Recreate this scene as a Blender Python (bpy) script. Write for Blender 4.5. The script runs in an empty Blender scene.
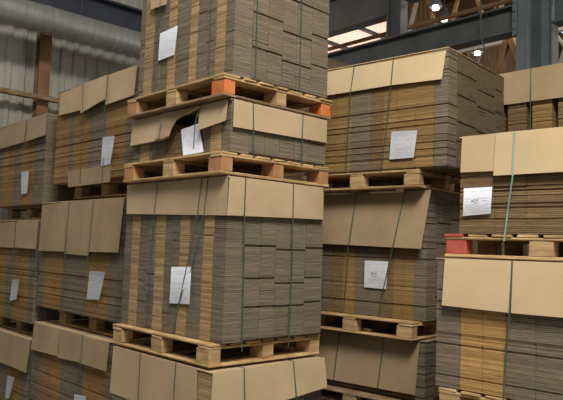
import bpy, math, random
from mathutils import Matrix, Vector

sc = bpy.context.scene
COL = sc.collection

# ------------------------------------------------------------------ camera
PH, TH, RO = 0.815, math.radians(4.2), math.radians(1.89)
c0, s0 = math.cos(PH), math.sin(PH)
right = Vector((c0, s0, 0)); fwd0 = Vector((-s0, c0, 0)); zup = Vector((0, 0, 1))
fwd = fwd0 * math.cos(TH) + zup * math.sin(TH)
up = -fwd0 * math.sin(TH) + zup * math.cos(TH)
cx = right * math.cos(RO) + up * math.sin(RO)
cy = -right * math.sin(RO) + up * math.cos(RO)
M = Matrix((cx, cy, -fwd)).transposed().to_4x4()
M.translation = (0, 0, 2.05)
cam_d = bpy.data.cameras.new('camera'); cam_d.lens = 645.6 / 563 * 36; cam_d.sensor_width = 36
cam_d.clip_end = 200
cam = bpy.data.objects.new('camera', cam_d); cam.matrix_world = M; COL.objects.link(cam)
sc.camera = cam

# ------------------------------------------------------------------ light and exposure
sc.view_settings.view_transform = 'Standard'; sc.view_settings.look = 'None'
sc.view_settings.gamma = 1; sc.view_settings.use_curve_mapping = False
sc.view_settings.exposure = 0.0
sc.cycles.use_denoising = True
sc.cycles.max_bounces = 6
sc.cycles.sample_clamp_indirect = 6
w = bpy.data.worlds.new('hall_air'); sc.world = w; w.use_nodes = True
bg = w.node_tree.nodes['Background']; bg.inputs[0].default_value = (0.80, 0.84, 0.90, 1); bg.inputs[1].default_value = 0.17

def area(name, loc, target, sx, sy, power, color):
    l = bpy.data.lights.new(name, 'AREA'); l.shape = 'RECTANGLE'; l.size = sx; l.size_y = sy
    l.energy = power; l.color = color
    o = bpy.data.objects.new(name, l); o.location = loc
    o.rotation_euler = (Vector(target) - Vector(loc)).to_track_quat('-Z', 'Y').to_euler()
    COL.objects.link(o)
area('aisle_rooflight', (1.2, -0.6, 8.3), (-1.0, 1.4, 0.5), 2.6, 2.4, 420, (1.0, 0.97, 0.92))
area('aisle_rooflight', (0.6, 0.7, 8.3), (0.0, 1.4, 0.0), 2.6, 2.4, 500, (1.0, 0.97, 0.92))
area('camera_side_daylight', (4.5, -3.0, 4.6), (-2.5, 3.0, 1.8), 4.0, 3.0, 50, (1.0, 0.96, 0.90))  # assumed soft source behind the camera; unseen, no door is built
area('left_wall_fill', (-7.2, -1.0, 8.3), (-8.6, 1.5, 4.5), 2.0, 3.0, 120, (0.96, 0.98, 1.0))  # added fill to brighten the left wall; no rooflight is built there
area('rear_rooflight', (-4.5, 11.5, 8.1), (-4.5, 11.5, 0), 4.0, 1.6, 180, (1.0, 0.9, 0.78))
area('rear_ceiling_fill', (3.5, 15.5, 3.5), (-6.0, 16.0, 8.0), 3.0, 5.0, 500, (1.0, 0.93, 0.84))  # added fill aimed up at the dark rear roof; no door is built

# ------------------------------------------------------------------ helpers
def lin(c):
    return tuple((v / 255 / 12.92) if v / 255 <= .04045 else ((v / 255 + .055) / 1.055) ** 2.4 for v in c) + (1,)

def link(o, parent=None):
    COL.objects.link(o)
    if parent: o.parent = parent
    return o

class MB:
    def __init__(s): s.v = []; s.f = []; s.t = []
    def box(s, x0, x1, y0, y1, z0, z1, j=0.0, rnd=None, tone=0.5):
        b = len(s.v)
        for x in (x0, x1):
            for y in (y0, y1):
                for z in (z0, z1):
                    if j: s.v.append((x + rnd.uniform(-j, j), y + rnd.uniform(-j, j), z + rnd.uniform(-j, j)))
                    else: s.v.append((x, y, z))
        for q in ((0,1,3,2),(4,6,7,5),(0,4,5,1),(2,3,7,6),(0,2,6,4),(1,5,7,3)):
            s.f.append(tuple(b + i for i in q)); s.t.append(tone)
    def bevbox(s, x0, x1, y0, y1, z0, z1, c=0.003, j=0.0, rnd=None):
        # box with chamfered edges (octagonal-section ends on all three axes)
        b = len(s.v); X = (x0, x1); Y = (y0, y1); Z = (z0, z1); idx = {}
        for i in (0, 1):
            for k in (0, 1):
                for l in (0, 1):
                    jx, jy, jz = (rnd.uniform(-j, j), rnd.uniform(-j, j), rnd.uniform(-j, j)) if j else (0, 0, 0)
                    sx, sy, sz = (c if i == 0 else -c), (c if k == 0 else -c), (c if l == 0 else -c)
                    for a, off in enumerate(((0, sy, sz), (sx, 0, sz), (sx, sy, 0))):
                        idx[i, k, l, a] = len(s.v)
                        s.v.append((X[i] + off[0] + jx, Y[k] + off[1] + jy, Z[l] + off[2] + jz))
        def F(*q): s.f.append(tuple(q)); s.t.append(.5)
        for i in (0, 1):
            F(*[idx[i, k, l, 0] for k, l in ((0,0),(1,0),(1,1),(0,1))][::(1 if i else -1)])
            F(*[idx[k, i, l, 1] for k, l in ((0,0),(0,1),(1,1),(1,0))][::(1 if i else -1)])
            F(*[idx[k, l, i, 2] for k, l in ((0,0),(1,0),(1,1),(0,1))][::(1 if i else -1)])
        for p in (0, 1):
            for q in (0, 1):
                F(idx[0,p,q,1], idx[1,p,q,1], idx[1,p,q,2], idx[0,p,q,2])
                F(idx[p,0,q,0], idx[p,1,q,0], idx[p,1,q,2], idx[p,0,q,2])
                F(idx[p,q,0,0], idx[p,q,1,0], idx[p,q,1,1], idx[p,q,0,1])
        for i in (0, 1):
            for k in (0, 1):
                for l in (0, 1): F(idx[i,k,l,0], idx[i,k,l,1], idx[i,k,l,2])
    def tube(s, a, b, r, n=10, tone=.5):
        a = Vector(a); b = Vector(b); d = (b - a).normalized()
        u = d.orthogonal().normalized(); v = d.cross(u); k = len(s.v)
        for p in (a, b):
            for i in range(n):
                t = 2 * math.pi * i / n
                s.v.append(tuple(p + u * (r * math.cos(t)) + v * (r * math.sin(t))))
        for i in range(n):
            s.f.append((k + i, k + (i + 1) % n, k + n + (i + 1) % n, k + n + i)); s.t.append(tone)
        s.f.append(tuple(k + i for i in range(n))[::-1]); s.t.append(tone)
        s.f.append(tuple(k + n + i for i in range(n))); s.t.append(tone)
    def bar(s, a, b, w_, h_, upv=(0, 0, 1)):
        a = Vector(a); b = Vector(b); d = (b - a).normalized(); u = d.cross(Vector(upv)).normalized(); v = u.cross(d)
        k = len(s.v)
        for p in (a, b):
            for (i, j) in ((-1,-1),(1,-1),(1,1),(-1,1)): s.v.append(tuple(p + u * (w_ / 2 * i) + v * (h_ / 2 * j)))
        for i in range(4): s.f.append((k + i, k + (i + 1) % 4, k + 4 + (i + 1) % 4, k + 4 + i)); s.t.append(.5)
        s.f.append((k + 3, k + 2, k + 1, k)); s.f.append((k + 4, k + 5, k + 6, k + 7)); s.t += [.5, .5]
    def mesh(s, name, mat):
        me = bpy.data.meshes.new(name); me.from_pydata(s.v, [], s.f); me.update()
        at = me.attributes.new('tone', 'FLOAT', 'FACE'); at.data.foreach_set('value', s.t)
        me.materials.append(mat)
        return me
    def obj(s, name, mat, parent=None, smooth=False):
        me = s.mesh(name, mat)
        if smooth:
            for p in me.polygons: p.use_smooth = True
        return link(bpy.data.objects.new(name, me), parent)

def empty(name, loc, rz=0, label=None, cat=None, group=None):
    o = bpy.data.objects.new(name, None); o.empty_display_size = .1
    o.location = loc; o.rotation_euler = (0, 0, rz); COL.objects.link(o)
    if label: o['label'] = label
    if cat: o['category'] = cat
    if group: o['group'] = group
    return o

# ------------------------------------------------------------------ materials
def mat(name, rough=.8, metal=0.0, spec=.3):
    m = bpy.data.materials.new(name); m.use_nodes = True
    nt = m.node_tree; b = nt.nodes['Principled BSDF']
    b.inputs['Roughness'].default_value = rough; b.inputs['Metallic'].default_value = metal
    b.inputs['Specular IOR Level'].default_value = spec
    return m, nt, b
def N(nt, t, **kw):
    n = nt.nodes.new(t)
    for k, v in kw.items(): setattr(n, k, v)
    return n
def noise_mat(name, ca, cb, scale=(5, 5, 5), nscale=1.0, rough=.8, rnd=0.0, metal=0, bump=0.0, spec=.3, tone=0.0, detail=4, cc=None):
    """two-colour noise; optional per-object and per-sheet variation of value"""
    m, nt, b = mat(name, rough, metal, spec)
    tc = N(nt, 'ShaderNodeTexCoord'); mp = N(nt, 'ShaderNodeMapping'); mp.inputs['Scale'].default_value = scale
    nz = N(nt, 'ShaderNodeTexNoise'); nz.inputs['Scale'].default_value = nscale; nz.inputs['Detail'].default_value = detail
    cr = N(nt, 'ShaderNodeValToRGB'); cr.color_ramp.elements[0].position = .32; cr.color_ramp.elements[1].position = .68
    cr.color_ramp.elements[0].color = lin(ca); cr.color_ramp.elements[1].color = lin(cb)
    L = nt.links.new
    L(tc.outputs['Object'], mp.inputs[0]); L(mp.outputs[0], nz.inputs['Vector']); L(nz.outputs[0], cr.inputs[0])
    out = cr.outputs[0]
    oi = N(nt, 'ShaderNodeObjectInfo')
    if rnd or tone:
        hv = N(nt, 'ShaderNodeHueSaturation')
        mr = N(nt, 'ShaderNodeMapRange'); mr.inputs[3].default_value = 1 - rnd; mr.inputs[4].default_value = 1 + rnd
        L(oi.outputs['Random'], mr.inputs[0])
        val = mr.outputs[0]
        if tone:
            at = N(nt, 'ShaderNodeAttribute', attribute_name='tone')
            m2 = N(nt, 'ShaderNodeMapRange'); m2.inputs[3].default_value = 1 - tone; m2.inputs[4].default_value = 1 + tone
            L(at.outputs['Fac'], m2.inputs[0])
            mu = N(nt, 'ShaderNodeMath', operation='MULTIPLY'); L(val, mu.inputs[0]); L(m2.outputs[0], mu.inputs[1]); val = mu.outputs[0]
        L(val, hv.inputs['Value']); L(out, hv.inputs['Color']); out = hv.outputs[0]
    L(out, b.inputs['Base Color'])
    if bump:
        bp = N(nt, 'ShaderNodeBump'); bp.inputs['Strength'].default_value = bump; bp.inputs['Distance'].default_value = .01
        L(nz.outputs[0], bp.inputs['Height']); L(bp.outputs[0], b.inputs['Normal'])
    return m

GOLDF = noise_mat('orange_cut_edge_cardboard', (168, 128, 78), (196, 154, 100), (8, 8, 90), 1.0, .9, .06, tone=.22, spec=.15)
GOLD = noise_mat('cut_edge_cardboard', (138, 108, 66), (166, 133, 86), (8, 8, 90), 1.0, .9, .07, tone=.20, spec=.15)
BGREY = noise_mat('dull_brown_edge_cardboard', (102, 88, 70), (124, 108, 87), (8, 8, 90), 1.0, .9, .04, tone=.08, spec=.15)
GREY = noise_mat('folded_edge_cardboard', (114, 101, 84), (140, 126, 106), (8, 8, 90), 1.0, .9, .07, tone=.16, spec=.15)
GOLDT = noise_mat('pale_cut_edge_cardboard', (160, 132, 92), (188, 158, 114), (8, 8, 90), 1.0, .9, .06, tone=.22, spec=.15)
GREYT = noise_mat('pale_folded_edge_cardboard', (112, 100, 84), (138, 125, 106), (8, 8, 90), 1.0, .9, .06, tone=.14, spec=.15)
BROWN = noise_mat('brown_edge_cardboard', (112, 90, 64), (146, 118, 84), (8, 8, 90), 1.0, .9, .07, tone=.18, spec=.15)
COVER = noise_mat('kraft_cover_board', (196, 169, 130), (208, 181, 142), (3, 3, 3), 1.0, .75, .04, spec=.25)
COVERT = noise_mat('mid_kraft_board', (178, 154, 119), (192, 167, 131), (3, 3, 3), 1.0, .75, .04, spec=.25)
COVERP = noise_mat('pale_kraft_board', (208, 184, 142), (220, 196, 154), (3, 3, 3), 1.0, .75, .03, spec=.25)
COVERD = noise_mat('shade_toned_kraft_board', (154, 132, 101), (172, 148, 115), (3, 3, 3), 1.0, .75, .05, spec=.25)  # greyer board for the torn flap; elsewhere shade of dim stacks put in colour
WOOD = noise_mat('raw_pallet_wood', (162, 128, 86), (202, 170, 122), (6, 6, 30), 1.0, .8, .12, bump=.2)
WOODM = noise_mat('brown_pallet_wood', (140, 110, 74), (178, 146, 102), (6, 6, 30), 1.0, .85, .12, bump=.2)
WOODD = noise_mat('weathered_shaded_pallet_wood', (120, 98, 72), (164, 138, 104), (6, 6, 30), 1.0, .85, .12, bump=.2)  # weathered boards; the darker tone also stands in for shade on dim pallets
ORANGE = noise_mat('orange_painted_wood', (196, 104, 50), (214, 134, 78), (9, 9, 9), 1.0, .8, .05)
DULLOR = noise_mat('reddish_wood', (164, 116, 76), (186, 140, 98), (9, 9, 9), 1.0, .8, .05)
RED = noise_mat('red_painted_wood', (176, 76, 62), (196, 100, 84), (9, 9, 9), 1.0, .75, .05)
STRAP = noise_mat('green_plastic_strap', (66, 86, 74), (80, 98, 86), (5, 5, 5), 1.0, .4, 0, spec=.5)
STRAPL = noise_mat('pale_green_strap', (130, 166, 146), (148, 180, 160), (5, 5, 5), 1.0, .35, 0, spec=.5)
PAPER = noise_mat('white_label_paper', (238, 240, 246), (244, 246, 250), (5, 5, 5), 1.0, .7, 0)
INK = noise_mat('faded_print', (212, 214, 222), (220, 222, 230), (5, 5, 5), 1.0, .8, 0)
STEEL = noise_mat('blue_grey_painted_steel', (96, 106, 108), (116, 124, 124), (2, 2, 2), 1.0, .55, 0, metal=.0, spec=.4)
STEELD = noise_mat('dark_painted_steel', (76, 80, 80), (94, 98, 96), (2, 2, 2), 1.0, .6, 0, spec=.3)
NAVY = noise_mat('navy_painted_steel', (52, 56, 66), (62, 66, 76), (2, 2, 2), 1.0, .6, 0, spec=.3)
DUCT = noise_mat('galvanised_duct', (150, 152, 146), (172, 174, 168), (3, 14, 3), 1.0, .42, 0, metal=.5, spec=.5)
CLAD = noise_mat('ribbed_wall_sheet', (164, 162, 148), (190, 188, 174), (1.2, 1.2, .7), 1.0, .6, .05)
RUST = noise_mat('primer_brown_steel', (120, 92, 66), (148, 114, 82), (3, 3, 3), 1.0, .8, 0)
TIMBER = noise_mat('roof_timber', (108, 86, 60), (144, 114, 78), (4, 4, 4), 1.0, .85, .15)
DECKM = noise_mat('roof_boarding', (104, 84, 62), (138, 112, 82), (1, 9, 1), 1.0, .9, 0)
CONC = noise_mat('concrete_floor', (96, 92, 86), (130, 124, 116), (1.2, 1.2, 1.2), 1.0, .7, 0, detail=8)
WHITE = noise_mat('pale_grey_paint', (150, 148, 140), (172, 170, 160), (3, 3, 3), 1.0, .5, 0)

MARK = noise_mat('pen_ink', (110, 114, 130), (130, 134, 150), (5, 5, 5), 1.0, .8, 0)
def emit(name, col, strength, rib=False):
    m, nt, b = mat(name, .6)
    b.inputs['Base Color'].default_value = lin(col)
    b.inputs['Emission Color'].default_value = lin(col); b.inputs['Emission Strength'].default_value = strength
    return m
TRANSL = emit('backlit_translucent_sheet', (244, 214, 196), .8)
LAMP = emit('lamp_glow', (255, 246, 230), 6.0)
SKYL = emit('backlit_rooflight_sheet', (236, 240, 250), 1.2)

# ------------------------------------------------------------------ building shell
def struct(o): o['kind'] = 'structure'; return o
m = MB(); m.box(-9.4, 6.0, -6.0, 24.0, -0.2, 0.0); struct(m.obj('floor', CONC))

WX = -9.3
wl = empty('wall_left', (WX, -2, 0)); wl['kind'] = 'structure'
prof = [(0, 0), (.05, 0), (.075, .035), (.125, .035), (.15, 0)]
def clad(width, z0, z1):
    mb = MB(); pts = []
    n = int(round(width / .2))
    for i in range(n):
        pts += [(i * .2, 0), (i * .2 + .07, 0), (i * .2 + .095, .032), (i * .2 + .155, .032), (i * .2 + .18, 0)]
    pts.append((n * .2 - .002, 0))
    for (y, x) in pts: mb.v += [(x, y, z0), (x, y, z1), (x - .006, y, z0), (x - .006, y, z1)]
    for i in range(len(pts) - 1):
        a = 4 * i; mb.f.append((a, a + 4, a + 5, a + 1)); mb.f.append((a + 2, a + 3, a + 7, a + 6)); mb.t += [.5, .5]
        mb.f.append((a, a + 2, a + 6, a + 4)); mb.f.append((a + 1, a + 5, a + 7, a + 3)); mb.t += [.5, .5]
    return mb
pm = clad(1.0, 0, 8.6).mesh('cladding_panel', CLAD)
pmb = clad(1.0, 0, 8.6).mesh('cladding_panel', DECKM)
pml = clad(1.0, 0, 5.6).mesh('cladding_panel', CLAD)
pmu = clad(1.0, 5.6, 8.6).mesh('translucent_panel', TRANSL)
for i in range(22):
    y = i * 1.0
    if 9 <= i <= 13:
        o = link(bpy.data.objects.new('cladding_panel', pml), wl); o.location = (0, y, 0)
        o = link(bpy.data.objects.new('translucent_panel', pmu), wl); o.location = (0, y, 0)
        o['label'] = 'backlit translucent ribbed sheet'
    else:
        o = link(bpy.data.objects.new('cladding_panel', pm if i < 12 else pmb), wl); o.location = (0, y, 0)

def ibeam(name, a, b, h, fw, tf, tw, matl, vertical=False, kind=True, parent=None):
    """I-section between points a and b"""
    a = Vector(a); b = Vector(b); mb = MB()
    if vertical:      # web in the x direction
        x, y = a.x, a.y
        mb.box(x - h/2, x - h/2 + tf, y - fw/2, y + fw/2, a.z, b.z); mb.box(x + h/2 - tf, x + h/2, y - fw/2, y + fw/2, a.z, b.z)
        mb.box(x - h/2 + tf, x + h/2 - tf, y - tw/2, y + tw/2, a.z, b.z)
    elif abs(b.x - a.x) > abs(b.y - a.y):
        z, y = a.z, a.y; x0, x1 = sorted((a.x, b.x))
        mb.box(x0, x1, y - fw/2, y + fw/2, z - h/2, z - h/2 + tf); mb.box(x0, x1, y - fw/2, y + fw/2, z + h/2 - tf, z + h/2)
        mb.box(x0, x1, y - tw/2, y + tw/2, z - h/2 + tf, z + h/2 - tf)
    else:
        z, x = a.z, a.x; y0, y1 = sorted((a.y, b.y))
        mb.box(x - fw/2, x + fw/2, y0, y1, z - h/2, z - h/2 + tf); mb.box(x - fw/2, x + fw/2, y0, y1, z + h/2 - tf, z + h/2)
        mb.box(x - tw/2, x + tw/2, y0, y1, z - h/2 + tf, z + h/2 - tf)
    o = mb.obj(name, matl, parent)
    if kind: o['kind'] = 'structure'
    return o

# wall steelwork: rail, posts, girder over the duct
rail = MB(); rail.box(WX + .28, WX + .38, -2, 20, 4.03, 4.05); rail.box(WX + .28, WX + .30, -2, 20, 4.05, 4.11)
struct(rail.obj('wall_rail', WOODD))
rail2 = MB(); rail2.box(WX + .05, WX + .15, 8, 20, 6.42, 6.47); struct(rail2.obj('wall_rail', STEELD))
rail2 = MB(); rail2.box(WX + .05, WX + .15, 8, 20, 7.0, 7.05); struct(rail2.obj('wall_rail', STEELD))
for y in (-2.1, 3.76, 9.5, 15.3): ibeam('wall_post', (WX + .16, y, 0), (WX + .16, y, 8.5), .14, .17, .016, .012, RUST, vertical=True)
ibeam('roof_girder', (-8.75, -2.5, 5.46), (-8.75, 8.8, 5.46), .36, .24, .03, .02, NAVY)
# far wall, roof
m = MB()
for i in range(16): m.box(-9.4 + i, -8.42 + i, 24.0, 24.1, 0, 8.6)
struct(m.obj('wall_far', DECKM))
ce = MB(); ce.box(-9.4, 6.2, 8.9, 24.1, 8.6, 8.7); ceo = struct(ce.obj('ceiling', DECKM))
ce = MB(); ce.box(-9.4, 6.2, 1.0, 8.9, 8.6, 8.7); ce.box(-9.4, -5.5, -6, 1.0, 8.6, 8.7); struct(ce.obj('ceiling', DECKM))
pur = MB(); pur.box(-9.3, 6.0, -.05, .05, -.2, 0); pmh = pur.mesh('purlin', TIMBER)
for i in range(13):
    o = link(bpy.data.objects.new('purlin', pmh), ceo); o.location = (0, 9.5 + i * 1.15, 8.6)
sl = MB(); sl.box(-.5, .5, -1.5, 1.5, 0, .03); slm = sl.mesh('rooflight_panel', SKYL)
for (x, y) in ((-7.4, 17.0), (-4.2, 17.0), (-1.0, 17.0), (-7.4, 21.3), (-4.2, 21.3)):
    o = link(bpy.data.objects.new('rooflight_panel', slm), ceo); o.location = (x, y, 8.565); o['label'] = 'backlit translucent roof sheet'

# frame across the hall behind the stacks
ibeam('crane_beam', (-9.2, 9.0, 5.57), (-4.44, 9.0, 5.57), .42, .26, .03, .02, STEELD)
ibeam('crane_beam', (-3.95, 9.0, 5.57), (5.0, 9.0, 5.57), .42, .26, .03, .02, STEELD)
ibeam('roof_beam', (-9.2, 9.0, 6.53), (-6.93, 9.0, 6.53), .68, .26, .03, .02, STEELD)
ibeam('roof_beam', (-6.52, 9.0, 6.62), (5.0, 9.0, 6.62), .5, .26, .03, .02, STEELD)
ibeam('stub_post', (-6.73, 8.98, 5.78), (-6.73, 8.98, 8.6), .30, .20, .03, .02, STEELD, vertical=True)
m = MB()   # main post: two flanges, recessed web, cover strip, and the beam's bolted end plate
m.box(-4.43, -4.27, 8.78, 8.81, 0, 8.6); m.box(-4.27, -4.25, 8.76, 9.25, 0, 8.6); m.box(-4.25, -4.03, 9.22, 9.25, 0, 8.6)
m.box(-4.03, -4.01, 9.05, 9.25, 0, 8.6); m.box(-4.43, -4.41, 8.81, 9.2, 0, 8.6)
po = struct(m.obj('main_post', STEEL))
m = MB(); m.box(-4.47, -4.40, 8.745, 8.775, 5.25, 5.95); pl = m.obj('end_plate', STEEL, po)
for i in range(5):
    m = MB(); m.tube((-4.44, 8.73, 5.35 + i * .13), (-4.44, 8.75, 5.35 + i * .13), .016, 6); m.obj('bolt', STEELD, pl)
m = MB(); m.tube((-9.1, 9.5, 6.12), (-4.6, 9.5, 6.12), .042, 8)
o = m.obj('sprinkler_pipe', RUST); o['label'] = 'thin rusty pipe running above the dark crane beam'; o['category'] = 'pipe'
# truss behind
tr = empty('roof_truss', (0, 12.2, 6.45)); tr['kind'] = 'structure'
m = MB(); m.bar((-9.2, 0, 0), (5, 0, 0), .1, .12); m.obj('bottom_chord', WHITE, tr)
m = MB(); m.bar((-9.2, 0, 1.85), (5, 0, 1.85), .1, .14); m.obj('top_chord', STEELD, tr)
for i in range(12):
    x = -9 + i * 1.15
    m = MB(); m.bar((x + .2, 2.6, -.3), (x + .95, 2.6, 1.9), .08, .08, (0, 1, 0)); m.obj('rear_diagonal', TIMBER if i % 2 else WHITE, tr)
    m = MB(); m.bar((x, 0, 0), (x + .55, 0, 1.85), .07, .07, (0, 1, 0)); m.obj('diagonal', TIMBER if i % 3 else WHITE, tr)
    m = MB(); m.bar((x + .55, .02, 1.85), (x + 1.15, .02, 0), .07, .07, (0, 1, 0)); m.obj('diagonal', TIMBER, tr)
for (x0, z0, x1, z1) in ((-6.55, 5.2, -6.2, 6.5), (-5.72, 5.3, -6.2, 6.5)):
    m = MB(); m.bar((x0, 12.0, z0), (x1, 12.0, z1), .12, .16, (0, 1, 0)); struct(m.obj('timber_brace', TIMBER))
m = MB(); m.bar((-5.32, 12.0, 6.37), (-4.9, 12.0, 5.75), .05, .06, (0, 1, 0)); struct(m.obj('steel_brace', WHITE))

# high-bay lamps hanging beyond the frame
def lamp(x, y, z, label):
    e = empty('high_bay_lamp', (x, y, z), 0, label, 'lamp', 'high-bay lamps under the roof')
    mb = MB(); n = 16; prof = [(.04, .26), (.07, .20), (.10, .16), (.15, .05), (.16, 0), (.15, 0), (.14, .05), (.09, .15)]
    for (r, z_) in prof:
        for i in range(n): mb.v.append((r * math.cos(2 * math.pi * i / n), r * math.sin(2 * math.pi * i / n), z_))
    for k in range(len(prof) - 1):
        for i in range(n): mb.f.append((k*n+i, k*n+(i+1)%n, (k+1)*n+(i+1)%n, (k+1)*n+i)); mb.t.append(.5)
    mb.f.append(tuple(range(n))); mb.t.append(.5)
    mb.obj('reflector', STEELD, e, True)
    mb = MB(); mb.tube((0, 0, -.05), (0, 0, .0), .075, 12); mb.tube((0, 0, .0), (0, 0, .12), .06, 12); mb.obj('bulb', LAMP, e)
    mb = MB(); mb.tube((0, 0, .3), (0, 0, 8.6 - z), .012, 6); mb.obj('hanger', STEELD, e)
lamp(-7.94, 12, 7.49, 'lit round lamp nearest the dark post, higher of the pair')
lamp(-8.36, 13, 7.60, 'lit round lamp just below and beside the higher one')
lamp(-8.05, 14, 6.95, 'dimmer round lamp above the tall stack beside the yellow timber')
m = MB(); m.tube((-5.02, 8.7, 8.6), (-4.95, 8.7, 5.35), .012, 6); m.tube((-4.95, 8.7, 5.35), (-4.72, 8.7, 4.6), .012, 6)
m.tube((-4.72, 8.7, 4.6), (-4.6, 8.8, 4.2), .012, 6)
o = m.obj('drop_cable', STEELD); o['label'] = 'thin cable hanging in front of the dark steel beam'; o['category'] = 'cable'

# round duct along the left wall
du = empty('ventilation_duct', (-8.5, -2.5, 5.03), 0, 'large round galvanised duct running along the wall above the cladding', 'duct')
for k in range(6):
    mb = MB(); n = 24; L = 1.98; rings = []
    yy = 0.0
    while yy < L - .001:
        rings += [(yy, .19), (yy + .088, .19), (yy + .094, .191), (yy + .10, .191), (yy + .106, .19)]; yy += .11
    for (y_, r) in rings:
        for i in range(n): mb.v.append((r * math.cos(2*math.pi*i/n), y_, r * math.sin(2*math.pi*i/n)))
    for q in range(len(rings) - 1):
        for i in range(n): mb.f.append((q*n+i, (q+1)*n+i, (q+1)*n+(i+1)%n, q*n+(i+1)%n)); mb.t.append(.5)
    s_ = mb.obj('duct_section', DUCT, du, True); s_.location = (0, k * 2.0, 0)
    mb = MB(); mb.tube((0, -.03, 0), (0, .03, 0), .198, 24); c_ = mb.obj('joint_collar', DUCT, du); c_.location = (0, k * 2.0 + .0, 0)
    mb = MB(); mb.bar((0, 0, .19), (0, 0, .42), .03, .004, (0, 1, 0)); c_ = mb.obj('hanger', STEELD, du); c_.location = (0, k * 2.0 + .5, 0)

# ------------------------------------------------------------------ pallets
def pallet(ref, s_, t_, z, label, a=1.2, b=1.0, ends='right', wood=None, paint=None, skew=0.0, seed=1, deck_paint=None, base=None):
    X, Y, d = ref; rnd = random.Random(seed); wood = wood or WOOD; paint = paint or {}
    px = X - s_ * math.cos(d) - t_ * math.sin(d); py = Y - s_ * math.sin(d) + t_ * math.cos(d)
    e = empty('wooden_pallet', (px, py, z), d + skew, label, 'pallet', 'stacked wooden pallets under the cardboard')
    J = .0022
    def piece(nm, x0, x1, y0, y1, z0, z1, mt=None):
        m = MB(); m.bevbox(x0, x1, y0, y1, z0, z1, .0035, J, rnd); return m.obj(nm, mt or wood, e)
    # bottom boards: perimeter plus middle
    piece('bottom_board', -a, 0, 0, .1, 0, .018, base); piece('bottom_board', -a, 0, b - .1, b, 0, .018, base)
    piece('bottom_board', -.12, -.002, .103, b - .103, 0, .018, base); piece('bottom_board', -a + .002, -a + .12, .103, b - .103, 0, .018)
    piece('bottom_board', -a/2 - .06, -a/2 + .06, .103, b - .103, 0, .018, WOODD)  # darker wood here puts the shade of the pallet hollow into the colour
    for i, bx in enumerate((0, a/2 - .0725, a - .145)):
        for k, by in enumerate((0, b/2 - .05, b - .1)):
            ins = .004
            piece('block', -bx - .145 + ins, -bx - ins, by + ins, by + .1 - ins, .0182, .110, paint.get((i, k)))
    if ends == 'right':
        for bx in (0, a/2 - .06, a - .12): piece('stringer_board', -bx - .12, -bx, 0, b, .110, .127)
        n = 7; ws = [.13, .1, .12, .1, .12, .1, .13]; g = (b - sum(ws)) / (n - 1); y = 0
        for i in range(n):
            piece('deck_board', -a - rnd.uniform(-.004, .006), rnd.uniform(-.006, .012), y, y + ws[i], .1272, .144, (deck_paint or {}).get(i)); y += ws[i] + g
    else:
        for by in (0, b/2 - .05, b - .1): piece('stringer_board', -a, 0, by, by + .1, .110, .127, (deck_paint or {}).get('s') if by == 0 else None)
        n = 8; wd = .122; g = (a - n * wd) / (n - 1); x = 0
        for i in range(n):
            piece('deck_board', -x - wd, -x, rnd.uniform(-.012, .004), b, .1272, .144, (deck_paint or {}).get(i)); x += wd + g
    return e

# ------------------------------------------------------------------ cardboard loads
MCACHE = {}
def bundle_mesh(wd, dp, ht, matl, pitch, var, jx, rough, first=.003):
    key = (round(wd, 2), round(dp, 2), round(ht, 3), matl.name, pitch, var, jx, rough, first)
    if key in MCACHE: return MCACHE[key]
    rnd = random.Random(int(ht * 1000) * 7 + var)          # same height and variant: same sheet lines
    mb = MB(); z = 0.0; n = max(2, int(round(ht / pitch)))
    hs = [rnd.uniform(1 - .35 * rough, 1 + .35 * rough) for _ in range(n)]; tot = sum(hs); hs = [h_ * ht / tot for h_ in hs]
    dx = dy = 0; kx = 1.0 if first > .01 else .6
    for i in range(n):
        h_ = hs[i]
        dx = dx * .7 + rnd.uniform(-jx, jx) * .5; dy = dy * .7 + rnd.uniform(-jx, jx) * .5
        deep = rnd.random() < .17 * rough
        ins = .0012 + rnd.uniform(0, jx) + (rnd.uniform(.003, .011) * rough if deep else 0) + (first if i == 0 else 0)
        x0, x1 = -wd + .0004 + dx * .5, -.0004 + dx * .5
        y0, y1 = ins + dy, dp - .002 + dy * .5
        g = min(.0016, h_ * .2); za, zb = z, z + h_ - g; tn = rnd.random(); z += h_
        b = len(mb.v)
        for zz in (za, zb): mb.v += [(x0, y0, zz), (x1 - ins * kx, y0, zz), (x1 - ins * kx, y1, zz), (x0, y1, zz)]
        for q in range(4): mb.f.append((b + q, b + (q + 1) % 4, b + 4 + (q + 1) % 4, b + 4 + q)); mb.t.append(tn)
        mb.f.append((b + 4, b + 5, b + 6, b + 7)); mb.f.append((b + 3, b + 2, b + 1, b)); mb.t += [tn, tn]
    me = mb.mesh('carton_bundle', matl); MCACHE[key] = me
    return me

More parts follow.
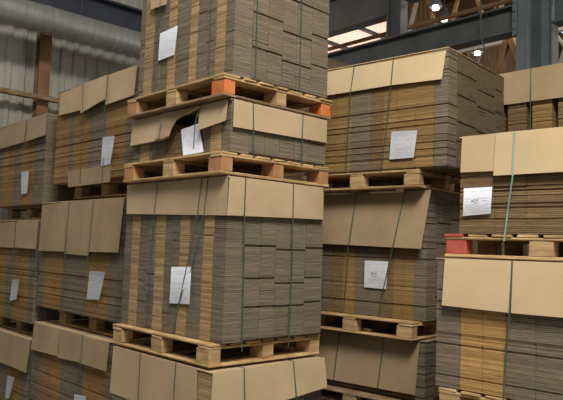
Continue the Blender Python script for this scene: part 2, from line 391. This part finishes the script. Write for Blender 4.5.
def load(ref, sN, sF, tN, tF, z0, z1, label, cols, rows, group, front_split=(3, 4), pitch=.0085, coverm=None,
         rowmat=None, seed=1, depth=.16, topz=None, skew=0.0, gap=0.0, low=None, jx=.0018, rough=.95, shared=True, old=None):
    """ref frame (X, Y, yaw); the load spans s in [sN, sF] along the front and t in [tN, tF] along the right side.
    cols: (width, material) from the near corner leftwards; rows: depths of the bundles along the right side."""
    X, Y, d = ref; rnd = random.Random(seed)
    px = X - sN * math.cos(d) - tN * math.sin(d); py = Y - sN * math.sin(d) + tN * math.cos(d)
    e = empty('carton_stack', (px, py, z0), d + skew, label, 'cardboard', group)
    z0 += .002; a = sF - sN; b = tF - tN; h = z1 - z0 - .013; e.location.z = z0
    tot = sum(c[0] for c in cols); cols = [(c[0] * a / tot, c[1]) for c in cols]
    def put(x, y, z, wd, dp, ht, mt, var=None, rg=None):
        me = bundle_mesh(wd, dp, ht, mt, pitch, var if var is not None else rnd.randrange(3), jx if rg is None else .0009, rough if rg is None else rg, .0005 if rg is None else .012)
        o = link(bpy.data.objects.new('carton_bundle', me), e); o.location = (-x, y, z)
    def split(n, H):
        u = [rnd.uniform(.75, 1.25) for _ in range(n)]; s = sum(u); return [v * H / s for v in u]
    # front row: columns
    x = 0.0; common = split(rnd.randint(*front_split), h)
    for i, (wd, mt) in enumerate(cols):
        H = h
        if low: 
            for (l0, l1, hh) in low:
                if x + wd / 2 > l0 and x + wd / 2 < l1: H = hh
        z = 0.0
        for q, hh in enumerate(common if (shared and H == h) else split(rnd.randint(*front_split), H)):
            put(x + gap / 2, rnd.uniform(-.002, .0025), z, wd - gap, depth, hh - .001, mt, q if shared else None); z += hh
        x += wd
    # right column: rows behind the front corner bundle, joints shared by pairs
    y = depth; rd = sum(rows); rows_ = [r * (b - depth) / rd for r in rows]; rm = rowmat or GREY
    for i, dp in enumerate(rows_):
        if i % 2 == 0: sp = split(max(2, int(round(h / .2))), h)
        z = 0.0
        for hh in sp:
            put(rnd.uniform(-.001, .003), y, z, .22, dp, hh - .001, rm, None, min(rough, .3)); z += hh
        y += dp
    # body of the stack behind those
    z = 0.0
    for hh in split(max(1, int(round(h / .5))), h):
        put(.222, depth + .003, z, a - .222, b - depth - .003, hh - .001, rm); z += hh
    # top sheet
    cm = coverm or COVER
    m = MB(); m.bevbox(-a - .004, .004, -.004, b + .004, h, h + .006, .0015, .002, rnd); m.obj('cover_sheet', cm, e)
    e['_'] = 0; del e['_']
    return dict(e=e, sN=sN, tN=tN, z0=z0, h=h, a=a, b=b, cm=cm, rnd=rnd, old=old, n=-X * math.sin(d) + (Y + tN) * math.cos(d), ft=X * math.cos(d) + Y * math.sin(d))

def loc(L, face, u, z, out):
    if L['old']:      # sizes taken on a slightly nearer plane, carried to the real one
        ko, kz = L['old'][face]; u = ko + kz * u; z = 2.05 + kz * (z - 2.05)
    if face == 'f': k = (L['n'] - out) / L['n']; u = L['ft'] + (u - L['ft']) * k
    else: k = (-L['ft'] - out) / -L['ft']; u = -L['n'] + (u + L['n']) * k
    z = 2.05 + (z - 2.05) * k
    z = min(z, L['z0'] + L['h'] + .0065 + (.003 if out < .0001 else 0))
    if face == 'f': return Vector((-(u - L['sN']), -out, z - L['z0']))
    return Vector((out, u - L['tN'], z - L['z0']))

def panel(L, name, face, TL, TR, BR, BL, out_t, out_b, th=.006, matl=None, bulge=.0, nu=6, nv=5, curl=0.0, parent=None, warp=None, hinge=True):
    """thin board whose corners are (u, z) on the given face; the outer side leans from out_t to out_b"""
    mb = MB(); P = []
    for j in range(nv + 1):
        v = j / nv
        for i in range(nu + 1):
            q = i / nu
            u = (TL[0]*(1-q) + TR[0]*q) * (1-v) + (BL[0]*(1-q) + BR[0]*q) * v
            z = (TL[1]*(1-q) + TR[1]*q) * (1-v) + (BL[1]*(1-q) + BR[1]*q) * v
            ob = out_b[0]*(1-q) + out_b[1]*q if isinstance(out_b, tuple) else out_b
            o = out_t*(1-v) + ob*v + bulge * math.sin(math.pi*v) + curl * (1-v)**3
            if warp: o += warp(q, v)
            P.append((u, z, o))
    k = (nu + 1) * (nv + 1)
    for off in (0, -th):
        for (u, z, o) in P: mb.v.append(tuple(loc(L, face, u, z, o + off)))
    def F(*q): mb.f.append(q); mb.t.append(.5)
    W = nu + 1
    for j in range(nv):
        for i in range(nu):
            a = j*W + i; F(a, a+1, a+W+1, a+W); F(k+a, k+a+W, k+a+W+1, k+a+1)
    for i in range(nu):
        F(i, k+i, k+i+1, i+1); a = nv*W + i; F(a, a+1, k+a+1, k+a)
    for j in range(nv):
        a = j*W; F(a, a+W, k+a+W, k+a); a = j*W + nu; F(a, k+a, k+a+W, a+W)
    o = mb.obj(name, matl or L['cm'], parent or L['e'])
    return o

def flap(L, face, TL, TR, BR, BL, out_b=.03, matl=None, out_t=.010, **k):
    return panel(L, 'cover_flap', face, TL, TR, BR, BL, out_t, out_b, matl=matl, **k)

def strap(L, face, pts, w_=.0085, matl=None, over=True):
    """pts: (u, z, out); a ribbon down the face, with its run over the top sheet"""
    mb = MB(); Q = []
    if over:
        u0 = pts[0][0]; top = L['h'] + .0085
        p0 = loc(L, face, u0, L['z0'] + top, 0)
        if face == 'f': Q.append((Vector((p0.x, L['b'], top)), Vector((1, 0, 0)), Vector((0, 0, 1))))
        else: Q.append((Vector((-L['a'], p0.y, top)), Vector((0, 1, 0)), Vector((0, 0, 1))))
        Q.append((Vector(p0), Vector((1, 0, 0)) if face == 'f' else Vector((0, 1, 0)), Vector((0, 0, 1))))
    nrm = Vector((0, -1, 0)) if face == 'f' else Vector((1, 0, 0)); sd = Vector((1, 0, 0)) if face == 'f' else Vector((0, 1, 0))
    for (u, z, o) in pts:
        p = loc(L, face, u, z, o)
        if L['old'] and face == 'f' and p.z < .0015: p.z = .0015; p.y = -.012
        Q.append((p, sd, nrm))
    for (p, s_, n_) in Q:
        for (i, j) in ((-1, 0), (1, 0), (1, -1), (-1, -1)): mb.v.append(tuple(p + s_ * (w_/2*i) + n_ * (.0016*j)))
    for i in range(len(Q) - 1):
        for q in range(4): mb.f.append((4*i+q, 4*i+(q+1)%4, 4*i+4+(q+1)%4, 4*i+4+q)); mb.t.append(.5)
    mb.f.append((0, 1, 2, 3)); n = 4*(len(Q)-1); mb.f.append((n+3, n+2, n+1, n)); mb.t += [.5, .5]
    return mb.obj('strap', matl or STRAP, L['e'])

def paper(L, face, TL, TR, BR, BL, out_t=.012, out_b=.014, curl=0.0, bulge=.012, seed=3, mark=False, warp=None):
    o = panel(L, 'paper_label', face, TL, TR, BR, BL, out_t, out_b, th=.0008, matl=PAPER, bulge=bulge, nu=6, nv=8, curl=curl, warp=warp)
    o['label'] = 'white printed paper sheet'
    rnd = random.Random(seed); mb = MB()
    def at(q, v, lift=.0012):
        u = (TL[0]*(1-q)+TR[0]*q)*(1-v) + (BL[0]*(1-q)+BR[0]*q)*v
        z = (TL[1]*(1-q)+TR[1]*q)*(1-v) + (BL[1]*(1-q)+BR[1]*q)*v
        oo = out_t*(1-v) + out_b*v + bulge*math.sin(math.pi*v) + curl*(1-v)**3 + (warp(q, v) if warp else 0)
        return loc(L, face, u, z, oo + lift)
    v = .12
    while v < .9:
        q = .10
        while q < .85:
            ln = rnd.uniform(.05, .16)
            if rnd.random() < .62:
                h_ = .018
                k = len(mb.v)
                for (qq, vv) in ((q, v), (min(.9, q+ln), v), (min(.9, q+ln), v+h_), (q, v+h_)): mb.v.append(tuple(at(qq, vv)))
                mb.f.append((k, k+1, k+2, k+3)); mb.t.append(.5)
            q += ln + .03
        v += rnd.choice((.06, .09, .13))
    if mark:
        mk = MB()
        for (q, v, ww, hh) in ((.30, .44, .03, .06), (.35, .42, .05, .02), (.35, .47, .04, .05), (.42, .44, .02, .05), (.47, .43, .06, .05), (.40, .55, .12, .015)):
            k = len(mk.v)
            for (qq, vv) in ((q, v), (q+ww, v), (q+ww, v+hh), (q, v+hh)): mk.v.append(tuple(at(qq, vv, .002)))
            mk.f.append((k, k+1, k+2, k+3)); mk.t.append(.5)
        h2 = mk.obj('handwritten_mark', MARK, o); h2['kind'] = 'stuff'; h2['label'] = 'small dark pen mark'
    t = mb.obj('printed_text', INK, o); t['kind'] = 'stuff'; t['label'] = 'faint grey printed lines'
    return o

g, G, b_ = GREY, GOLD, BROWN
GR = 'strapped stacks of flat cartons'
# ================================================================== TOWER (centre)
TP = (-3.18, 2.47, 0.0); T = (-3.18, 2.47, 0.0)
TOLD = {'f': (-.0127, 1.0283), 'r': (.080, 1.0325)}
pallet(TP, 0, 0, 2.996, 'pallet with bright orange corner block, under the topmost central stack', wood=WOOD, seed=11,
       paint={(0, 0): ORANGE, (0, 2): ORANGE, (2, 0): DULLOR}, b=1.0, base=WOODD)
pallet(TP, 0, 0, 2.500, 'wooden pallet between the crushed short stack and the tall central stack', wood=WOOD, seed=12, paint={(0, 0): DULLOR, (0, 1): DULLOR, (0, 2): DULLOR, (2, 0): DULLOR})
pallet(TP, .045, 0, 1.291, 'pale clean wooden pallet carrying the tall central stack', wood=WOOD, seed=13)
pallet(TP, 0, 0, 0.0, 'wooden pallet on the floor under the central tower', wood=WOODD, seed=14)

L = load(T, .01, 1.17, .07, .965, 3.142, 4.19, 'topmost stack of the central tower, cut off by the top of the picture',
         [(.09, GREYT), (.10, GOLDT), (.11, GREYT), (.10, GREYT), (.09, GOLDT), (.17, GREYT), (.10, GOLDT), (.10, GREYT), (.10, GREYT), (.12, GOLDT), (.07, GREYT)],
         [.13, .13, .13, .14, .17], GR, old=TOLD, shared=False, rough=.4, jx=.0018, pitch=.0125, rowmat=GREYT, coverm=COVERT, seed=21, front_split=(3, 5))
flap(L, 'f', (1.04, 4.19), (.80, 4.19), (.81, 3.765), (1.03, 3.78), .03)
flap(L, 'r', (.30, 4.19), (.86, 4.19), (.86, 3.98), (.30, 3.98), .03)
strap(L, 'f', [(.90, 4.19, .012), (.90, 3.76, .042), (.92, 3.58, .012), (.93, 3.12, .012)])
strap(L, 'f', [(.30, 4.19, .012), (.28, 3.6, .012), (.27, 3.12, .012)])
strap(L, 'r', [(.17, 4.19, .014), (.175, 3.6, .012), (.18, 3.11, .012)])
strap(L, 'r', [(.57, 4.19, .014), (.575, 3.95, .04), (.575, 3.6, .012), (.58, 3.11, .012)])
paper(L, 'f', (.88, 3.565), (.655, 3.572), (.68, 3.37), (.89, 3.365), .014, .014, seed=5, bulge=.006)

# crushed short stack
L = load(T, .01, 1.21, .07, .965, 2.648, 2.993, 'short crushed stack with torn buckled cover flap and dark hollow',
         [(.09, GREYT), (.10, GOLDT), (.13, GREYT), (.09, GOLDT), (.17, b_), (.11, b_), (.10, GREYT), (.10, GREYT), (.12, GOLDT), (.11, GREYT)],
         [.13, .13, .13, .14, .17], GR, old=TOLD, shared=False, rough=.4, jx=.0018, pitch=.0125, rowmat=GREYT, coverm=COVERT, seed=22, front_split=(1, 2), low=[(.30, .68, .19), (.68, .85, .25)])
flap(L, 'f', (1.2, 2.985), (.80, 2.985), (.88, 2.778), (1.22, 2.775), .04)
flap(L, 'f', (.36, 2.99), (.055, 2.985), (.07, 2.83), (.36, 2.80), (.05, .03))
flap(L, 'r', (0.01, 2.985), (.86, 2.985), (.865, 2.80), (0.01, 2.785), .02)
# torn flap, its lower edge curled and arching over the hollow
def curved_flap(L, top, bot, outs, th=.007, matl=COVERD):
    mb = MB(); n = len(top); P = []
    for k in range(n):
        (ut, zt), (ub, zb) = top[k], bot[k]; o0, o1 = outs[k]
        zm, um = zb + (zt - zb) * .35, ub + (ut - ub) * .35
        P.append([(ut, zt, o0), (um, zm, o0 + (o1 - o0) * .35), (ub, zb + .012, o1), (ub, zb, o1 + .022), (ub, zb + .016, o1 + .034)])
    m_ = 5
    for off in (0, -th):
        for c in P:
            for (u, z, o) in c: mb.v.append(tuple(loc(L, 'f', u, z, o + off)))
    K = n * m_
    def F(*q): mb.f.append(q); mb.t.append(.5)
    for k in range(n - 1):
        for r in range(m_ - 1):
            a = k*m_ + r; F(a, a+1, a+m_+1, a+m_); F(K+a, K+a+m_, K+a+m_+1, K+a+1)
        a = k*m_; F(a, a+m_, K+a+m_, K+a); a = k*m_ + m_-1; F(a, K+a, K+a+m_, a+m_)
    for r in range(m_ - 1):
        F(r, K+r, K+r+1, r+1); a = (n-1)*m_ + r; F(a, a+1, K+a+1, K+a)
    o = mb.obj('cover_flap', matl, L['e']); o['label'] = 'buckled torn strip of cover board arching over a dark hollow'
    return o
curved_flap(L, [(.80, 2.985), (.75, 2.98), (.70, 2.98), (.67, 2.98), (.62, 2.985), (.56, 2.987), (.46, 2.99), (.35, 2.99)],
            [(.885, 2.775), (.78, 2.772), (.70, 2.785), (.67, 2.84), (.62, 2.89), (.55, 2.915), (.45, 2.925), (.35, 2.945)],
            [(.03, .045), (.025, .045), (.02, .04), (.015, .03), (.012, .022), (.012, .02), (.012, .02), (.012, .022)])
strap(L, 'f', [(.80, 2.985, .012), (.83, 2.80, .07), (.90, 2.70, .012), (.91, 2.63, .012)])
strap(L, 'f', [(.36, 2.985, .02), (.40, 2.84, .06), (.44, 2.64, .035)])
strap(L, 'r', [(.17, 2.985, .012), (.18, 2.79, .03), (.19, 2.61, .012)])
strap(L, 'r', [(.62, 2.985, .012), (.62, 2.79, .03), (.62, 2.61, .012)])
paper(L, 'f', (.56, 2.825), (.36, 2.845), (.29, 2.65), (.52, 2.645), .02, .03, bulge=-.012, seed=6)

# tall central stack
L = load(T, .01, 1.25, .07, .965, 1.439, 2.497, 'tall central stack of flat cartons with striped front and cover flaps all round',
         [(.13, GREYT), (.11, GOLDT), (.16, GREYT), (.11, GOLDT), (.09, GREYT), (.09, GREYT), (.12, GOLDT), (.11, GREYT), (.11, GREYT), (.11, GOLDT), (.10, GREYT)],
         [.13, .13, .13, .14, .17], GR, old=TOLD, shared=False, rough=.4, jx=.0018, pitch=.0125, rowmat=GREYT, coverm=COVERT, seed=23, front_split=(2, 4))
flap(L, 'f', (1.24, 2.493), (.022, 2.493), (.025, 2.235), (1.225, 2.262), (.03, .015))
flap(L, 'r', (.0, 2.493), (.84, 2.493), (.85, 2.255), (-.01, 2.235), .025)
strap(L, 'f', [(.82, 2.5, .014), (.85, 2.245, .045), (.865, 1.65, .012), (.87, 1.41, .012)])
strap(L, 'f', [(.30, 2.5, .014), (.33, 2.245, .035), (.50, 1.64, .022), (.55, 1.41, .012)])
strap(L, 'f', [(.235, 2.5, .014), (.26, 2.245, .035), (.37, 1.9, .016), (.5, 1.66, .028)], over=False)
strap(L, 'r', [(.13, 2.5, .014), (.13, 2.245, .035), (.14, 1.9, .012), (.15, 1.40, .018)])
strap(L, 'r', [(.55, 2.5, .014), (.555, 2.25, .035), (.56, 1.9, .012), (.55, 1.40, .018)])
paper(L, 'f', (.60, 1.895), (.37, 1.905), (.375, 1.665), (.605, 1.652), .012, .012, seed=7)

L = load(TP, 0, 1.2, 0, .98, .147, 1.283, 'lowest central stack, long side flap lit bright, running out of the picture',
         [(.16, GOLDT), (.13, GREYT), (.16, GOLDT), (.15, GREYT), (.14, GOLDT), (.15, GREYT), (.15, GOLDT), (.16, GREYT)],
         [.16, .16, .16, .16, .16], GR, shared=False, rough=.4, jx=.0018, pitch=.0125, rowmat=GREYT, coverm=COVERT, seed=24)
flap(L, 'f', (1.22, 1.28), (.16, 1.283), (.15, .93), (1.24, .93), .006, out_t=.008)
flap(L, 'r', (.0, 1.283), (1.0, 1.283), (1.04, 1.06), (-.01, .97), (.03, .06))
strap(L, 'f', [(.84, 1.29, .014), (.84, .93, .035), (.84, .14, .012)])
strap(L, 'f', [(.40, 1.29, .014), (.41, .93, .035), (.41, .14, .012)])
strap(L, 'r', [(.25, 1.29, .014), (.27, 1.02, .05), (.27, .14, .012)])
strap(L, 'r', [(.69, 1.29, .014), (.73, 1.04, .06), (.74, .14, .012)])

# ================================================================== ROW LEFT OF THE TOWER
B = (-4.67, 2.70, 0.0); GL = [.14, .14, .14, .14, .14, .14]
pallet(B, .04, .11, 2.452, 'pallet under the upper of the stacks just left of the tower', wood=WOODM, seed=31)
pallet(B, .06, .11, 1.243, 'pallet under the middle stack just left of the tower', wood=WOODM, seed=32, a=1.36)
pallet(B, .1, .11, 0.0, 'floor pallet of the column just left of the tower', wood=WOODD, seed=33, a=1.36)
PB = .012
L = load(B, 0, 1.47, 0, 1.0, 2.598, 3.515, 'upper stack left of the tower with a low patch of board by its label',
         [(.12, g), (.20, G), (.16, G), (.14, g), (.15, g), (.16, G), (.15, G), (.10, g), (.15, G), (.14, G)], GL, GR, seed=41, pitch=PB, rowmat=BGREY)
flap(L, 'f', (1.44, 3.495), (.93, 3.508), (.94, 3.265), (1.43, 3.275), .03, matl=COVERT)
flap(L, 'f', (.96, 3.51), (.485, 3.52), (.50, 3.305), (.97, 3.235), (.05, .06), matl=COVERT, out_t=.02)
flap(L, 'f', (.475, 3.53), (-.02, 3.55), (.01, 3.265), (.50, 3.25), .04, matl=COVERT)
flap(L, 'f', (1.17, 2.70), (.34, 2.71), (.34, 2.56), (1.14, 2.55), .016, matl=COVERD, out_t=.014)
strap(L, 'f', [(.95, 3.52, .03), (.93, 3.25, .07), (.90, 2.60, .025), (.90, 2.57, .02)])
strap(L, 'f', [(.48, 3.52, .03), (.50, 3.25, .07), (.48, 2.60, .025), (.47, 2.57, .02)])
paper(L, 'f', (.51, 2.965), (.30, 2.955), (.35, 2.715), (.52, 2.705), .045, .02, seed=8, curl=.03)

L = load(B, 0, 1.70, 0, 1.0, 1.389, 2.425, 'middle stack left of the tower with long smooth cover flaps and curling label',
         [(.14, g), (.14, g), (.21, G), (.21, G), (.22, g), (.23, g), (.22, G), (.18, G), (.15, g)], GL, GR, seed=42, pitch=PB, rowmat=BGREY)
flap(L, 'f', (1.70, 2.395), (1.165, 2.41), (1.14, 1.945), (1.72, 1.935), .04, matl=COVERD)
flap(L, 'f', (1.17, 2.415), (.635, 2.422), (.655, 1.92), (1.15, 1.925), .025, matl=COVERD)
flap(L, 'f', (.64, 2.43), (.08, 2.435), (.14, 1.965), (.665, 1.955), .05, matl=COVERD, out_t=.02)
strap(L, 'f', [(1.10, 2.43, .014), (1.12, 1.94, .05), (1.15, 1.38, .012)])
strap(L, 'f', [(.62, 2.43, .03), (.66, 1.94, .07), (.70, 1.38, .012)])
paper(L, 'f', (.62, 1.79), (.34, 1.795), (.42, 1.555), (.645, 1.54), .05, .02, seed=9, curl=.04)

L = load(B, 0, 1.74, 0, 1.0, .147, 1.238, 'lowest stack left of the tower with three overlapping flaps',
         [(.2, g), (.2, G), (.2, G), (.2, g), (.2, g), (.2, G), (.22, G), (.2, g)], GL, GR, seed=43, pitch=PB, rowmat=BGREY)
flap(L, 'f', (1.70, 1.238), (1.15, 1.245), (1.16, .975), (1.77, .955), .04, matl=COVERD)
flap(L, 'f', (1.16, 1.24), (.68, 1.26), (.71, .985), (1.17, .96), .03, matl=COVERD)
flap(L, 'f', (.70, 1.255), (.2, 1.29), (.235, .98), (.72, .98), .05, matl=COVERD, out_t=.02)
strap(L, 'f', [(.68, 1.25, .03), (.70, .97, .07), (.72, .14, .012)])
paper(L, 'f', (.78, .70), (.56, .72), (.56, .47), (.78, .46), .04, .02, seed=10, curl=.03)

# far-left column
pallet((-6.44, 2.72, 0), 0, .11, 2.262, 'pallet under the upper stack at the far left edge', wood=WOODD, seed=51)
pallet((-6.52, 2.72, 0), 0, .11, 1.048, 'pallet under the middle stack at the far left edge', wood=WOODD, seed=52)
pallet((-6.55, 2.72, 0), 0, .11, 0.0, 'floor pallet of the far left column', wood=WOODD, seed=53)
A = (-6.35, 2.72, 0.0)
L = load(A, .075, 1.6, 0, 1.0, 2.408, 3.345, 'upper stack at far left edge, in front of the ribbed wall',
         [(.13, g), (.14, g), (.18, G), (.18, G), (.18, g), (.18, G), (.18, G), (.18, g), (.2, G)], GL, GR, seed=61, pitch=PB, rowmat=BGREY)
flap(L, 'f', (1.6, 3.32), (1.09, 3.33), (1.10, 3.09), (1.6, 3.08), .03, matl=COVERD)
flap(L, 'f', (1.09, 3.33), (.60, 3.335), (.64, 3.10), (1.10, 3.09), .03, matl=COVERD)
flap(L, 'f', (.59, 3.34), (.08, 3.37), (.09, 3.12), (.62, 3.10), .045, matl=COVERD)
strap(L, 'f', [(.60, 3.35, .014), (.62, 3.09, .06), (.66, 2.40, .012)])
paper(L, 'f', (.66, 2.77), (.46, 2.775), (.47, 2.535), (.63, 2.53), .05, .02, seed=12, curl=.03)
A2 = (-6.47, 2.72, 0.0)
L = load(A2, .03, 1.6, 0, 1.0, 1.194, 2.255, 'middle stack at far left edge with a narrow curled label',
         [(.15, g), (.18, G), (.18, G), (.18, g), (.18, G), (.18, G), (.18, g), (.2, G)], GL, GR, seed=62, pitch=PB, rowmat=BGREY)
flap(L, 'f', (1.6, 2.215), (.62, 2.235), (.62, 1.95), (1.6, 1.95), .02, matl=COVERD)
flap(L, 'f', (.60, 2.235), (.02, 2.26), (.04, 1.95), (.60, 1.955), .045, matl=COVERD)
strap(L, 'f', [(.61, 2.26, .014), (.62, 1.94, .06), (.66, 1.19, .012)])
paper(L, 'f', (.61, 1.605), (.42, 1.625), (.46, 1.41), (.64, 1.38), .05, .02, seed=13, curl=.04)
L = load(A2, .06, 1.6, 0, 1.0, .147, 1.045, 'lowest stack at far left edge with a long drooping flap',
         [(.15, g), (.18, G), (.18, G), (.18, g), (.18, G), (.18, G), (.18, g), (.2, G)], GL, GR, seed=63, pitch=PB, rowmat=BGREY)
flap(L, 'f', (1.6, 1.045), (.50, 1.05), (.52, .70), (1.6, .70), .04, matl=COVERD)
flap(L, 'f', (.50, 1.05), (.03, 1.05), (.09, .70), (.52, .705), .055, matl=COVERD)
paper(L, 'f', (.57, .60), (.38, .61), (.50, .37), (.60, .36), .05, .02, seed=14, curl=.05)

# ================================================================== RIGHT OF THE TOWER
ROLD = {'f': (.075, 1.033), 'r': (.0, 1.0)}
R = (-2.72, 4.30, 0.10); RR = [.2, .2, .2, .2, .2]
pallet(R, .24, 0, 2.563, 'pallet whose dark side shows under the big overhanging right-hand stack', wood=WOOD, seed=71)
pallet(R, .28, 0, 1.352, 'pale pallet between the middle and lower stacks right of the tower', wood=WOOD, seed=72)
pallet(R, .26, 0, .715, 'pallet just showing under the half-height stack right of the tower', wood=WOODD, seed=73)
pallet(R, .1, 0, 0, 'floor pallet of the column right of the tower', wood=WOODD, seed=74)
PR = .0125
L = load(R, 0, 1.42, 0, 1.10, 2.709, 3.66, 'big upper stack right of the tower with wide plain side and pale flap',
         [(.12, g), (.16, G), (.17, G), (.13, G), (.13, b_), (.19, g), (.17, G), (.17, G), (.18, g)], [.2, .2, .2, .2, .2], GR, seed=81, pitch=PR, rowmat=BGREY)
flap(L, 'f', (1.40, 3.635), (.88, 3.635), (.90, 3.42), (1.40, 3.42), .03, matl=COVERP)
flap(L, 'f', (.885, 3.635), (.49, 3.63), (.51, 3.42), (.90, 3.42), .03, matl=COVERP)
flap(L, 'f', (.49, 3.63), (.02, 3.628), (.055, 3.405), (.51, 3.42), (.03, .03), matl=COVERP)
strap(L, 'f', [(.885, 3.665, .014), (.92, 3.43, .045), (.95, 2.72, .012), (.955, 2.68, .012)])
strap(L, 'f', [(.495, 3.665, .014), (.515, 3.42, .045), (.56, 2.95, .012), (.60, 2.68, .012)])
paper(L, 'f', (.50, 3.03), (.262, 3.02), (.29, 2.80), (.515, 2.80), .04, .015, seed=15, curl=.03)
L = load(R, .24, 1.42, .15, 1.0, 1.498, 2.560, 'middle stack right of the tower with deep shaded flap and square label',
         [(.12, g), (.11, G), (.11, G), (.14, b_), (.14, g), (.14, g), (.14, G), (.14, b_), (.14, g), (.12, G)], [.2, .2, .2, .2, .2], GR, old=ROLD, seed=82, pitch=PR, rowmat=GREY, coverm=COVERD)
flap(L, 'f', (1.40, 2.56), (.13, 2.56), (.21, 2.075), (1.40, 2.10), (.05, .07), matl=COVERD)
strap(L, 'f', [(.83, 2.57, .014), (.90, 2.09, .10), (.93, 1.60, .012), (.94, 1.46, .012)])
strap(L, 'f', [(.36, 2.57, .014), (.47, 2.075, .10), (.56, 1.68, .012), (.59, 1.46, .012)])
paper(L, 'f', (.73, 1.965), (.505, 1.965), (.52, 1.74), (.735, 1.742), .03, .012, seed=16, curl=.02, mark=True)
L = load(R, .24, 1.42, .15, 1.0, .862, 1.350, 'half-height stack right of the tower almost hidden by its flap',
         [(.14, g), (.14, G), (.14, g), (.14, g), (.14, G), (.14, g), (.14, G)], [.2, .2, .2, .2, .2], GR, old=ROLD, seed=83, pitch=PR, coverm=COVERD)
flap(L, 'f', (1.40, 1.348), (.21, 1.35), (.24, .945), (1.40, .935), (.04, .06), matl=COVERD)
strap(L, 'f', [(.97, 1.355, .014), (1.02, .945, .075), (1.03, .92, .012), (1.03, .88, .012)])
strap(L, 'f', [(.53, 1.355, .014), (.58, .95, .085), (.58, .92, .012), (.58, .88, .012)])
L = load(R, .14, 1.42, 0, 1.0, .147, .712, 'bottom stack of the column right of the tower, below the picture',
         [(.2, g), (.2, G), (.2, g), (.2, G), (.2, g)], [.33, .33, .33], GR, seed=84, pitch=PR)

# ================================================================== FRONT RIGHT
F_ = (-0.60, 3.70, 0.08)
pallet(F_, .47, 0, 2.026, 'pallet with red-painted corner at the right of the picture', wood=WOOD, seed=91, ends='front',
       paint={(2, 0): RED}, deck_paint={7: RED})
pallet(F_, .50, 0, 1.070, 'pale pallet in the bottom right corner', wood=WOOD, seed=92, ends='front')
pallet(F_, .50, 0, 0, 'floor pallet of the right-hand front column', wood=WOODD, seed=93, ends='front')
L = load(F_, .42, 1.57, 0, 1.0, 2.172, 2.787, 'dark brown short stack at the right with pale flap and large label',
         [(.2, b_), (.2, b_), (.32, b_), (.19, b_), (.22, b_)], [.25, .25, .25], GR, seed=94, pitch=.011, rowmat=BGREY, front_split=(2, 2))
flap(L, 'f', (1.56, 2.79), (1.325, 2.787), (1.335, 2.553), (1.57, 2.556), .018)
flap(L, 'f', (1.34, 2.79), (.42, 2.787), (.42, 2.53), (1.355, 2.525), .035, out_t=.018)
strap(L, 'f', [(1.225, 2.795, .024), (1.235, 2.52, .052), (1.265, 2.30, .012), (1.285, 2.13, .014)], matl=STRAPL, w_=.010)
paper(L, 'f', (1.545, 2.455), (1.36, 2.458), (1.37, 2.295), (1.55, 2.282), .022, .016, seed=17, mark=True)
L = load(F_, .5, 1.72, 0, 1.0, 1.219, 2.022, 'lower right stack with orange-edged cartons under a wide pale flap',
         [(.2, g), (.18, g), (.20, g), (.17, g), (.14, GOLDF), (.14, GOLDF), (.16, g)], [.25, .25, .25], GR, seed=95, pitch=.0105, front_split=(3, 4))
flap(L, 'f', (1.668, 2.02), (1.235, 2.02), (1.245, 1.712), (1.685, 1.72), .045)
flap(L, 'f', (1.23, 2.02), (.5, 2.02), (.5, 1.715), (1.24, 1.712), .045)
strap(L, 'f', [(1.235, 2.015, .014), (1.25, 1.71, .055), (1.27, 1.5, .012), (1.28, 1.20, .012)])
L = load(F_, .5, 1.70, 0, 1.0, .147, 1.067, 'bottom stack of the right-hand front column, below the picture',
         [(.3, g), (.3, G), (.3, g), (.3, G)], [.5, .5], GR, seed=96, pitch=.0125)

# ================================================================== BEHIND
Gf = (-1.75, 5.62, 0.0)
for z, lb in ((2.552, 'hidden upper pallet of the column behind the right-hand stacks'), (1.345, 'lower pallet of the column behind the right-hand stacks'), (0, 'floor pallet of the column behind the right-hand stacks')):
    pallet(Gf, .05, 0, z, lb, wood=WOODD, seed=int(z * 10) + 101)
L = load(Gf, 0, 1.45, 0, 1.0, 2.70, 3.765, 'rear stack with dark upright gaps between its bundles under a wide flap',
         [(.24, b_), (.235, G), (.235, b_), (.235, G), (.235, b_), (.26, b_)], [.25, .25, .25], GR, seed=103, pitch=.012, gap=.055, rowmat=BGREY, coverm=COVERD)
flap(L, 'f', (1.45, 3.78), (.94, 3.765), (.94, 3.455), (1.45, 3.46), .02, matl=COVERD)
flap(L, 'f', (.94, 3.765), (-.01, 3.785), (-.01, 3.44), (.94, 3.455), .03, matl=COVERD)
strap(L, 'f', [(.94, 3.77, .014), (.94, 3.45, .045), (.94, 2.70, .012)], matl=STRAP)
load(Gf, 0, 1.45, 0, 1.0, 1.49, 2.548, 'middle stack of the shadowed column behind the right-hand stacks', [(.3, b_)] * 5, [.3] * 3, GR, seed=104, pitch=.0125, front_split=(2, 2), coverm=COVERD)
load(Gf, 0, 1.45, 0, 1.0, .147, 1.34, 'lowest stack of the shadowed column behind the right-hand stacks', [(.3, b_)] * 5, [.3] * 3, GR, seed=105, pitch=.0125, front_split=(2, 2), coverm=COVERD)
Hf = (-5.0, 5.0, 0.0); zz = 0
lv = [(0, 1.09), (1.095, 2.15), (2.155, 3.22), (3.225, 4.27)]
nm = ['lowest', 'second', 'third', 'topmost']
for i, (a_, b2) in enumerate(lv):
    pallet(Hf, 0, 0, a_, nm[i] + ' pallet of the brown column far behind the tower', wood=WOODD, seed=111 + i, b=1.0)
    load(Hf, 0, 1.2, 0, 1.15, a_ + .147, b2 - .01, nm[i] + ' stack of the brown column far behind the tower, its side just showing' if i == 3 else nm[i] + ' stack of the brown column hidden behind the tower',
         [(.3, b_)] * 4, [.2] * 5, GR, seed=121 + i, pitch=.0125, front_split=(2, 2), rowmat=BGREY, coverm=COVERD)
